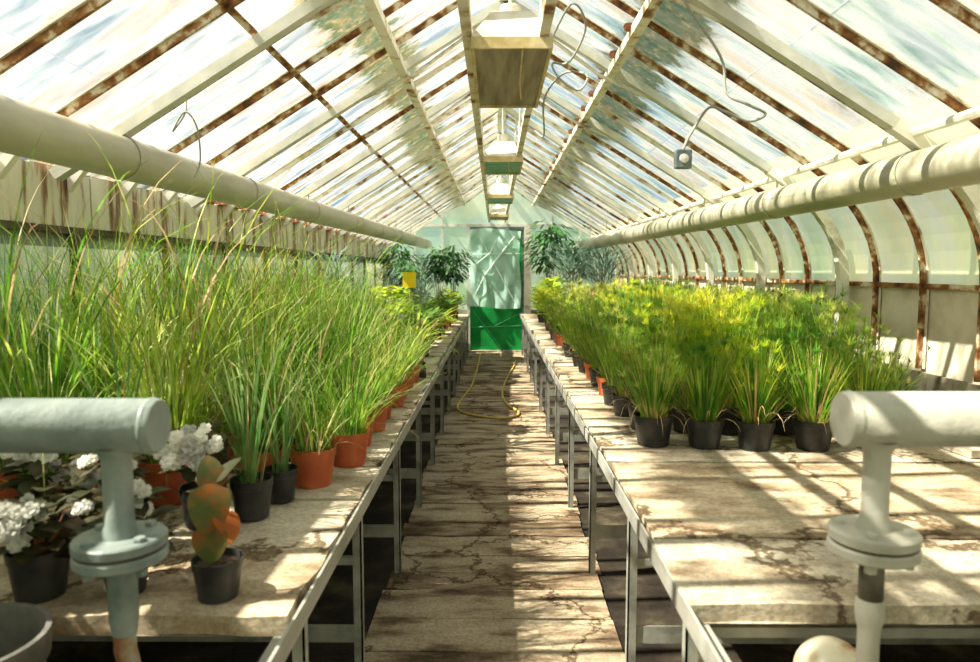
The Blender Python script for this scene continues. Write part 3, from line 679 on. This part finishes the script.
# near-left tufts with blue-green broader blades in black pots
gb = grass_mesh(41, 36, .3, .85, .010, .03, .14, .30, 1.0, pale=0)
pb = make_plant('potted_umbrella_grass', 1, (.068, .13, 'black_pot'), (gb, ['g_grass_b', 'straw']))
for (x, y, rz, s_, lb) in ((-.845, 2.37, .3, 1.05, 'blue-green broad-bladed tuft in a black pot right behind the red-leaved begonia seedling'),
                       (-.80, 2.55, 2.2, .92, 'blue-green tuft in a small black pot tucked beside the first red-brown pot'),
                       (-1.25, 2.28, 4.0, 1.08, 'blue-green broad-bladed tuft in a black pot behind the white-flowered begonia')):
    place(pb, x, y, BZ, rz, s_, lb, 'potted plant', 'broad-bladed tufts in black pots')

# ---- sedges on the right bench
sm = [sedge_mesh(60+i, 58, .24, .56, rays=26, rl=.066) for i in range(3)]
sf = [sedge_mesh(70+i, 26, .16, .40, rays=26, nbl=170, rl=.05) for i in range(3)]
smats = [['g_umbel', 'g_lush', 'straw'], ['g_umbel_y', 'g_lush', 'straw'], ['g_umbel_d', 'g_lush', 'straw']]
sn = ['green-gold', 'bright yellow-green', 'dark green']
sp = {}
for i in range(3):
    for pn, pt in (('black', (.088, .135, 'black_pot')), ('red-brown', (.085, .13, 'terracotta'))):
        sp[i, pn] = make_plant('potted_sedge', i, pt, (sm[i], smats[i]))
        sp[i, pn, 'f'] = make_plant('potted_sedge', i, pt, (sf[i], smats[i]))
def sedge(x, y, i, pn, s_, lb, front):
    place(sp[(i, pn, 'f') if front else (i, pn)], x, y, BZ, R.uniform(0, 6.28), s_, lb, 'potted plant', 'feathery sedges on the right bench')
rows = [(.78, 'aisle-side', 3.40, 18), (1.02, 'second', 3.36, 14), (1.25, 'third', 3.32, 13), (1.53, 'fourth', 3.32, 13), (1.80, 'fifth', 3.38, 13), (2.03, 'wall-side', 3.62, 12)]
for ri, (x0, rn, ys, cnt) in enumerate(rows):
    for k in range(cnt):
        y = ys + .35*k + (R.uniform(-.04, .04) if k else 0); x = x0 + (R.uniform(-.03, .03) if k else 0)
        pn = 'red-brown' if (ri == 0 and k in (6, 9)) or (k > 1 and R.random() < .12) else 'black'
        u = x + .25*y
        i = 1 if (.9 < x < 1.45 and 3.6 < y < 6.2 and R.random() < .7) or (y > 5.5 and R.random() < .35) else (2 if (x > 1.4 and R.random() < .6) or R.random() < .15 else 0)
        if k == 0: i = [0, 2, 1, 2, 0, 0][ri]
        s_ = R.uniform(.94, 1.10)*(.93 if ri == 0 else 1)*(1.06 if 2 <= ri <= 4 else 1)
        if k == 0: s_ = R.uniform(1.0, 1.1)
        if x > 1.9: s_ *= .9
        sedge(x, y, i, pn, s_, '%s feathery sedge, %s pot, %s, %s row, right bench' % (sn[i], pn, nth(k), rn), k == 0 or (ri == 0 and k % 2))

# ---- begonias in the left foreground
def begonia(seed, x, y, pr, ph, fz, nfl, label, leaves='l_bronze', off=(0, 0)):
    r = random.Random(seed); root = empty('potted_begonia', (x, y, BZ)); pot_parts(root, pr, ph, 'black_pot')
    m = bush_mesh(seed, pr*1.35, .10, fz, 60, .07, .055, ph*.8, 9, .5, .2, .2)
    m.build('foliage', [leaves, 'stem_red'], root)
    for i in range(nfl):
        cx = r.gauss(off[0], .045); cy = r.gauss(off[1]-.03, .03); cz = fz + r.gauss(.05, .035); m = MB()
        for k in range(4): flower(m, Vector((cx+r.uniform(-.015, .015), cy+r.uniform(-.015, .015), cz+r.uniform(-.015, .015))), r.uniform(.015, .022), r, 0)
        m.build('flower_cluster', 'petal', root)
    tag(root, label, 'potted plant', 'begonias at the near end of the left bench'); return root
begonia(1, -1.20, 1.775, .075, .13, .19, 16, 'bronze-leaved white begonia in a black pot at the far left of the bench end', off=(-.02, -.06))
begonia(2, -1.17, 2.03, .065, .12, .22, 10, 'bronze-leaved white begonia standing second from the bench end behind its larger neighbour')
begonia(3, -.985, 1.80, .06, .10, .19, 9, 'bronze-leaved white begonia in a small black pot half hidden behind the blue-grey pipe')
begonia(4, -.985, 2.30, .075, .13, .24, 30, 'tallest white begonia with big blooms in a black pot right of the blue-grey pipe', off=(.02, -.12))
begonia(5, -1.40, 2.15, .07, .12, .22, 12, 'white begonia deepest in the corner beside the left wall grasses')
# seedling with a few large olive and orange leaves
root = empty('potted_begonia_seedling', (-.728, 1.772, BZ)); pot_parts(root, .064, .105, 'black_pot')
m = MB(); m.tube([(0, 0, .085), (-.008, .0, .15), (.004, 0, .22), (-.01, 0, .30)], [.005, .0045, .004, .003], 8); m.build('stem', 'stem_red', root, smooth=True)
for (p, d, L, W, mt, fd) in (((-.012, -.01, .305), (.15, -.35, -1), .14, .105, 'l_olive', .15), ((.002, -.02, .195), (-.05, -.45, -1), .095, .10, 'l_olive', .25),
                          ((.012, 0, .225), (.8, -.5, -.75), .085, .075, 'l_orange', .12), ((-.01, .01, .28), (-.2, .3, 1), .10, .075, 'l_olive', .15), ((0, .01, .15), (.9, .1, -.2), .04, .05, 'l_orange', .1),
                          ((-.005, .02, .30), (.5, .5, .8), .09, .06, 'l_bronze', .1)):
    m = MB(); m.leaf(p, d, L, W, .5, fd, 8, 0, True); m.build('leaf', mt, root, smooth=True)
tag(root, 'begonia seedling with a few large olive and orange leaves in a black pot', 'potted plant')
for i, (x, y, rz) in enumerate([(-1.03, 1.80, .2), (-.995, 1.78, 1.1), (-.86, 1.86, 2.0)]):
    m = MB(); r = random.Random(i)
    flower(m, Vector((0, 0, .012)), .017, r, 0); o = m.build('fallen_petal', 'petal', None, (x, y, BZ)); o.rotation_euler = (0, 0, rz)
    tag(o, ['white petal fallen on the slab edge, leftmost of three', 'white petal fallen on the slab edge, middle of three', 'white petal fallen on the slab right of the blue-grey pipe'][i], 'petal', 'petals fallen on the left bench')
# tub at bottom left
m = MB(); m.lathe([(0, 0), (.12, 0), (.155, .80), (.165, .80), (.17, .865), (.158, .865), (.145, .79), (.11, .02), (0, .02)], 36)
o = m.build('plastic_tub', 'grey_pot', None, (-1.155, 1.44, -.01)); smooth_by_angle(o, 35); tag(o, 'tall dark grey plastic tub with only its rim showing in the bottom left corner', 'tub')

# ---- black seedling tray on the left bench
root = empty('seedling_tray', (-.70, 5.72, BZ), .1); m = MB()
m.box(-.13, .13, -.2, .2, 0, .006)
for a in ((-.13, -.122, -.2, .2), (.122, .13, -.2, .2), (-.13, .13, -.2, -.192), (-.13, .13, .192, .2)): m.box(*a, 0, .075)
for k in range(1, 4): m.box(-.122, .122, -.2+.1*k-.003, -.2+.1*k+.003, 0, .07)
m.box(-.003, .003, -.19, .19, 0, .07); m.build('tray', 'black_pot', root)
m = MB(); m.box(-.12, .12, -.19, .19, .006, .055); m.build('soil', 'potsoil', root)
r = random.Random(4)
for k in range(8):
    px, py = (-.06 if k % 2 else .06), -.15+.1*(k//2); m = MB()
    for q in range(5): m.leaf((px, py, .05), (r.uniform(-1, 1), r.uniform(-1, 1), 1.2), .065, .028, .5, .2, 3)
    m.build('seedling', 'l_mid', root)
tag(root, 'black seedling tray with small shoots at the aisle edge of the left bench', 'tray')

# ---- mixed plants beyond the grasses, left
def mixed(kind, seed, x, y, s_, label, pn='black_pot', cat='potted plant', grp=None, rz=None):
    nm, fn, mats = KINDS[kind]; key = (kind, pn)
    if key not in MIX:
        root = empty(nm, (0, 0, -20)); pot_parts(root, .085, .14, pn); fn().build('foliage', mats, root); MIX[key] = root
    return place(MIX[key], x, y, BZ, R.uniform(0, 6.28) if rz is None else rz, s_, label, cat, grp)
MIX = {}
KINDS = {
 'dark': ('potted_shrub', lambda: bush_mesh(101, .30, .34, .95, 330, .15, .05, .1, 12, .7, .15, .1, droop=.3), ['l_dark', 'stem_brown']),
 'mid': ('potted_foliage_plant', lambda: bush_mesh(102, .17, .15, .30, 120, .12, .055, .1, 10, .7, .15, .5), ['l_mid', 'stem_brown']),
 'lime': ('potted_coleus', lambda: bush_mesh(103, .19, .22, .36, 170, .11, .075, .1, 10, .6, .15, .4), ['l_lime', 'stem_brown']),
 'white': ('potted_begonia', lambda: bush_mesh(104, .15, .12, .30, 90, .07, .06, .1, 9, .5, .2, .2, flowers=34, fr=.026), ['l_mid', 'stem_red', 'l_red', 'petal']),
 'pink': ('potted_geranium', lambda: bush_mesh(105, .17, .13, .42, 100, .08, .07, .1, 9, .5, .2, .2, flowers=60, fr=.028), ['l_mid', 'stem_red', 'l_red', 'petal_pink']),
 'red': ('potted_begonia', lambda: bush_mesh(106, .15, .12, .26, 100, .09, .065, .1, 9, .5, .2, .2, mi_fn=lambda r: 0 if r.random() < .6 else 2), ['l_mid', 'stem_red', 'l_red']),
 'blue': ('potted_palm', lambda: bush_mesh(107, .24, .26, .62, 260, .24, .013, .1, 12, .5, .1, .6), ['l_blue', 'stem_brown']),
 'yucca': ('potted_spider_plant', lambda: bush_mesh(108, .05, .06, .2, 60, .42, .022, .1, 3, 1.3, .2, .9), ['l_lime', 'stem_brown']),
}
adj = {'dark': 'tall dark-green shrub', 'mid': 'mid-green leafy plant', 'lime': 'lime-green broad-leaved plant', 'white': 'white-flowered begonia', 'pink': 'pink-flowered geranium', 'red': 'red and green-leaved begonia', 'blue': 'blue-green feathery palm', 'yucca': 'arching yellow-green spider plant'}
lay = {-.74: ['yucca', 'mid', 'red', 'mid', 'yucca', 'red', 'mid', 'lime', 'red', 'mid', 'dark'],
       -1.05: ['mid', 'white', 'lime', 'white', 'mid', 'red', 'blue', 'mid', 'white', 'mid', 'dark'],
       -1.38: ['white', 'mid', 'white', 'lime', 'white', 'mid', 'lime', 'white', 'dark', 'mid', 'blue'],
       -1.64: ['white', 'blue', 'mid', 'white', 'red', 'white', 'mid', 'blue', 'mid', 'dark', 'mid']}
rown = {-.74: 'aisle-side', -1.05: 'second', -1.38: 'third', -1.64: 'wall-side'}
for x, seq in lay.items():
    for k, kd in enumerate(seq):
        y = (6.4 if x < -.8 else 6.25) + .62*k + R.uniform(-.08, .08)
        s_ = R.uniform(.85, 1.1) * (1.15 if x < -1.2 and kd not in ('dark',) else .95)
        if kd == 'dark': s_ = R.uniform(.95, 1.05) if k > 8 else .8
        pn = 'terracotta' if R.random() < .35 else 'black_pot'
        mixed(kd, 0, x+R.uniform(-.04, .04), y, s_, '%s past the grasses, %s there, %s row, left bench' % (adj[kd], nth(k), rown[x]), pn, grp='mixed pot plants on the left bench')
# right far end
lay2 = [('lime', .80, 9.9, 1.25), ('lime', .85, 10.7, 1.3), ('pink', 1.15, 9.3, 1.1), ('pink', 1.45, 9.0, 1.15), ('pink', 1.3, 9.9, 1.05), ('blue', 1.25, 11.4, 1.45), ('blue', 1.7, 10.9, 1.4), ('dark', .95, 12.3, 1.35), ('blue', 1.85, 12.2, 1.5),
        ('mid', 1.8, 9.3, 1.0), ('mid', 1.75, 10.1, 1.1), ('lime', .78, 11.5, 1.0), ('dark', 1.55, 12.9, 1.1)]
desc = ['lime-green broad-leaved plant nearest of its kind on the right bench beyond the sedges', 'lime-green broad-leaved plant, tallest and second of its kind beyond the right sedges', 'pink-flowered geranium nearest the aisle beyond the right sedges', 'pink-flowered geranium farther from the aisle, closest to the sedges', 'pink-flowered geranium deepest of the three behind the right sedges',
        'blue-green feathery palm nearest the aisle at the far end of the right bench', 'blue-green feathery palm in the middle of the far right bench', 'tall dark-green shrub rising beside the door on the far right bench', 'blue-green feathery palm farthest back against the end wall on the right', 'mid-green leafy plant by the curved glass just beyond the sedges', 'mid-green leafy plant by the curved glass behind its nearer twin', 'low lime-green plant beside the aisle farthest of its kind on the right bench', 'tall dark-green shrub at the end wall behind the palms on the right']
for (kd, x, y, s_), d in zip(lay2, desc): mixed(kd, 0, x, y, s_, d, grp='mixed pot plants on the right bench')

# ------------------------------------------------------------------ lamps hanging from the rails
def lamp(y, mt, label):
    root = empty('greenhouse_lamp', (.068, y, 2.55)); a, b, L = .168, .168, 1.06
    if y > 4: L = .8
    m = MB(); t = .014
    m.box(-a, a, 0, t, 0, .045); m.box(-a, a, L-t, L, 0, .045); m.box(-a, -a+t, t, L-t, 0, .045); m.box(a-t, a, t, L-t, 0, .045); m.build('frame', 'rim', root)
    m = MB(); m.box(-a+t, a-t, t, L-t, .012, .018); pn = m.build('lamp_panel', mt, root)
    m = MB(); m.tube([(.045, .03, .009), (.05, L*.5, .009), (.07, L*.85, .009)], .004, 6); m.build('tube_wire', 'rim', pn)
    m = MB(); h = .19; c = .085; y0, y1 = .12, L-.2
    m.add([(-a, 0, .046), (a, 0, .046), (a, L, .046), (-a, L, .046), (-c, y0, h), (c, y0, h), (c, y1, h), (-c, y1, h)],
          [(0, 1, 5, 4), (1, 2, 6, 5), (2, 3, 7, 6), (3, 0, 4, 7), (4, 5, 6, 7)]); m.build('hood', 'hood', root)
    m = MB(); m.lathe([(.0, h+.1), (.045, h+.1), (.05, h+.09), (.05, h), (0, h)], 20, (0, .35, 0)); m.tube([(0, .35, h+.1), (0.0, .35, .80)], .008, 6); m.build('ballast', 'hood', root)
    m = MB()
    for sx in (-1, 1): m.tube([(sx*a*.98, .3, .03), (sx*a*.98, .3, .10)], .008, 6); m.tube([(sx*a*.98, L-.2, .03), (sx*a*.98, L-.2, .10)], .008, 6)
    m.build('bracket', 'grey_paint', root)
    tag(root, label, 'lamp', 'lamps hanging along the ridge')
lamp(2.94, 'louvre', 'nearest and largest hooded greenhouse lamp with a brown underside')
lamp(5.95, 'louvre_reflection', 'second hooded greenhouse lamp with a green reflection painted into its underside')
lamp(8.9, 'louvre_reflection', 'third hooded greenhouse lamp, smaller in the distance under the ridge')
lamp(12.0, 'louvre', 'farthest hooded greenhouse lamp just above the plastic sheet')

# cables and the small switch box hanging on the right slope
def coil(pts, r, name, mt, label):
    # catmull-rom smoothing
    P = [Vector(p) for p in pts]; out = []
    for i in range(len(P)-1):
        a, b, c, d = P[max(i-1, 0)], P[i], P[i+1], P[min(i+2, len(P)-1)]
        for k in range(6):
            t = k/6; out.append(.5*((2*b)+(c-a)*t+(2*a-5*b+4*c-d)*t*t+(3*b-a-3*c+d)*t**3))
    out.append(P[-1]); m = MB(); m.tube(out, r, 8); o = m.build(name, mt, smooth=True)
    tag(o, label, 'cable' if name != 'garden_hose' else 'hose'); return o
coil([(.24, 3.3, 2.66), (.33, 3.15, 2.80), (.40, 3.2, 2.72), (.34, 3.3, 2.60), (.27, 3.4, 2.62), (.30, 3.3, 2.52), (.38, 3.25, 2.46), (.42, 3.3, 2.54), (.33, 3.5, 2.60), (.26, 3.8, 2.55), (.28, 4.1, 2.42), (.25, 4.4, 2.5), (.24, 4.9, 2.63)], .005, 'power_cable', 'cable', 'looped grey cable dangling beside the nearest lamp')
coil([(.5, 2.6, 3.05), (.72, 2.9, 2.78), (.95, 3.05, 2.55), (.98, 3.05, 2.40), (1.05, 3.0, 2.34), (1.13, 3.0, 2.30), (1.06, 3.0, 2.27), (.96, 3.0, 2.31), (.90, 3.02, 2.33), (.85, 3.04, 2.258)], .006, 'power_cable', 'cable', 'pale cable drooping down the right roof slope to the switch box')
coil([(-1.45, 3.35, 2.50), (-1.44, 3.32, 2.38), (-1.47, 3.25, 2.28), (-1.40, 3.22, 2.36), (-1.36, 3.25, 2.30), (-1.37, 3.3, 2.16), (-1.40, 3.3, 2.08)], .004, 'power_cable', 'cable', 'thin grey wire dangling from the left roof slope above the grasses')
root = empty('switch_box', (.80, 3.04, 2.09)); m = MB(); m.box(-.035, .035, -.02, .02, -.01, .07); m.build('case', 'dark_metal', root, bevel=.006)
m = MB(); m.lathe([(.0, -.03), (.018, -.028), (.020, -.02), (.012, -.018), (0, -.018)], 14, (0, 0, .03), 'y'); m.build('dial', 'grey_paint', root)
m = MB(); m.tube([(0, 0, .07), (.02, 0, .12), (.05, 0, .17)], .007, 6); m.build('cable_tail', 'cable', root)
tag(root, 'small dark switch box hanging on a cable under the right roof slope', 'switch box')

# hose on the walkway
Z = .018
coil([(-.29, 13.6, Z), (-.29, 12.6, Z), (-.30, 11.2, Z), (-.33, 9.8, Z), (-.41, 8.9, Z), (-.45, 8.3, Z), (-.38, 7.95, Z), (-.15, 7.72, Z), (.08, 7.62, Z), (.24, 7.75, Z), (.27, 8.0, Z), (.17, 8.35, Z), (.10, 8.9, Z), (.12, 9.7, Z), (.20, 10.7, Z), (.32, 11.8, Z), (.38, 12.6, Z)], .014, 'garden_hose', 'hose', 'yellow garden hose looped across the walkway in front of the end door')

# yellow sticky card
root = empty('sticky_trap_card', (-1.10, 9.0, 1.43)); m = MB(); m.box(-.085, .085, -.002, .002, 0, .20); m.build('card', 'yellow', root)
m = MB(); m.tube([(0, 0, .2), (.0, 0, .24)], .003, 5); m.tube([(0, .004, -.63), (0, .004, .05)], .004, 5); m.build('stake', 'wood', root)
root.location = (-1.10, 9.0, BZ+.63+.0)
tag(root, 'yellow sticky trap card on a stake among the left bench plants', 'sticky trap')

# plants built as sources but not set out
for o in [q for q in bpy.data.objects if q.parent is None and q.location.z < -10]:
    if True:
        for c in kids(o): bpy.data.objects.remove(c)
        bpy.data.objects.remove(o)
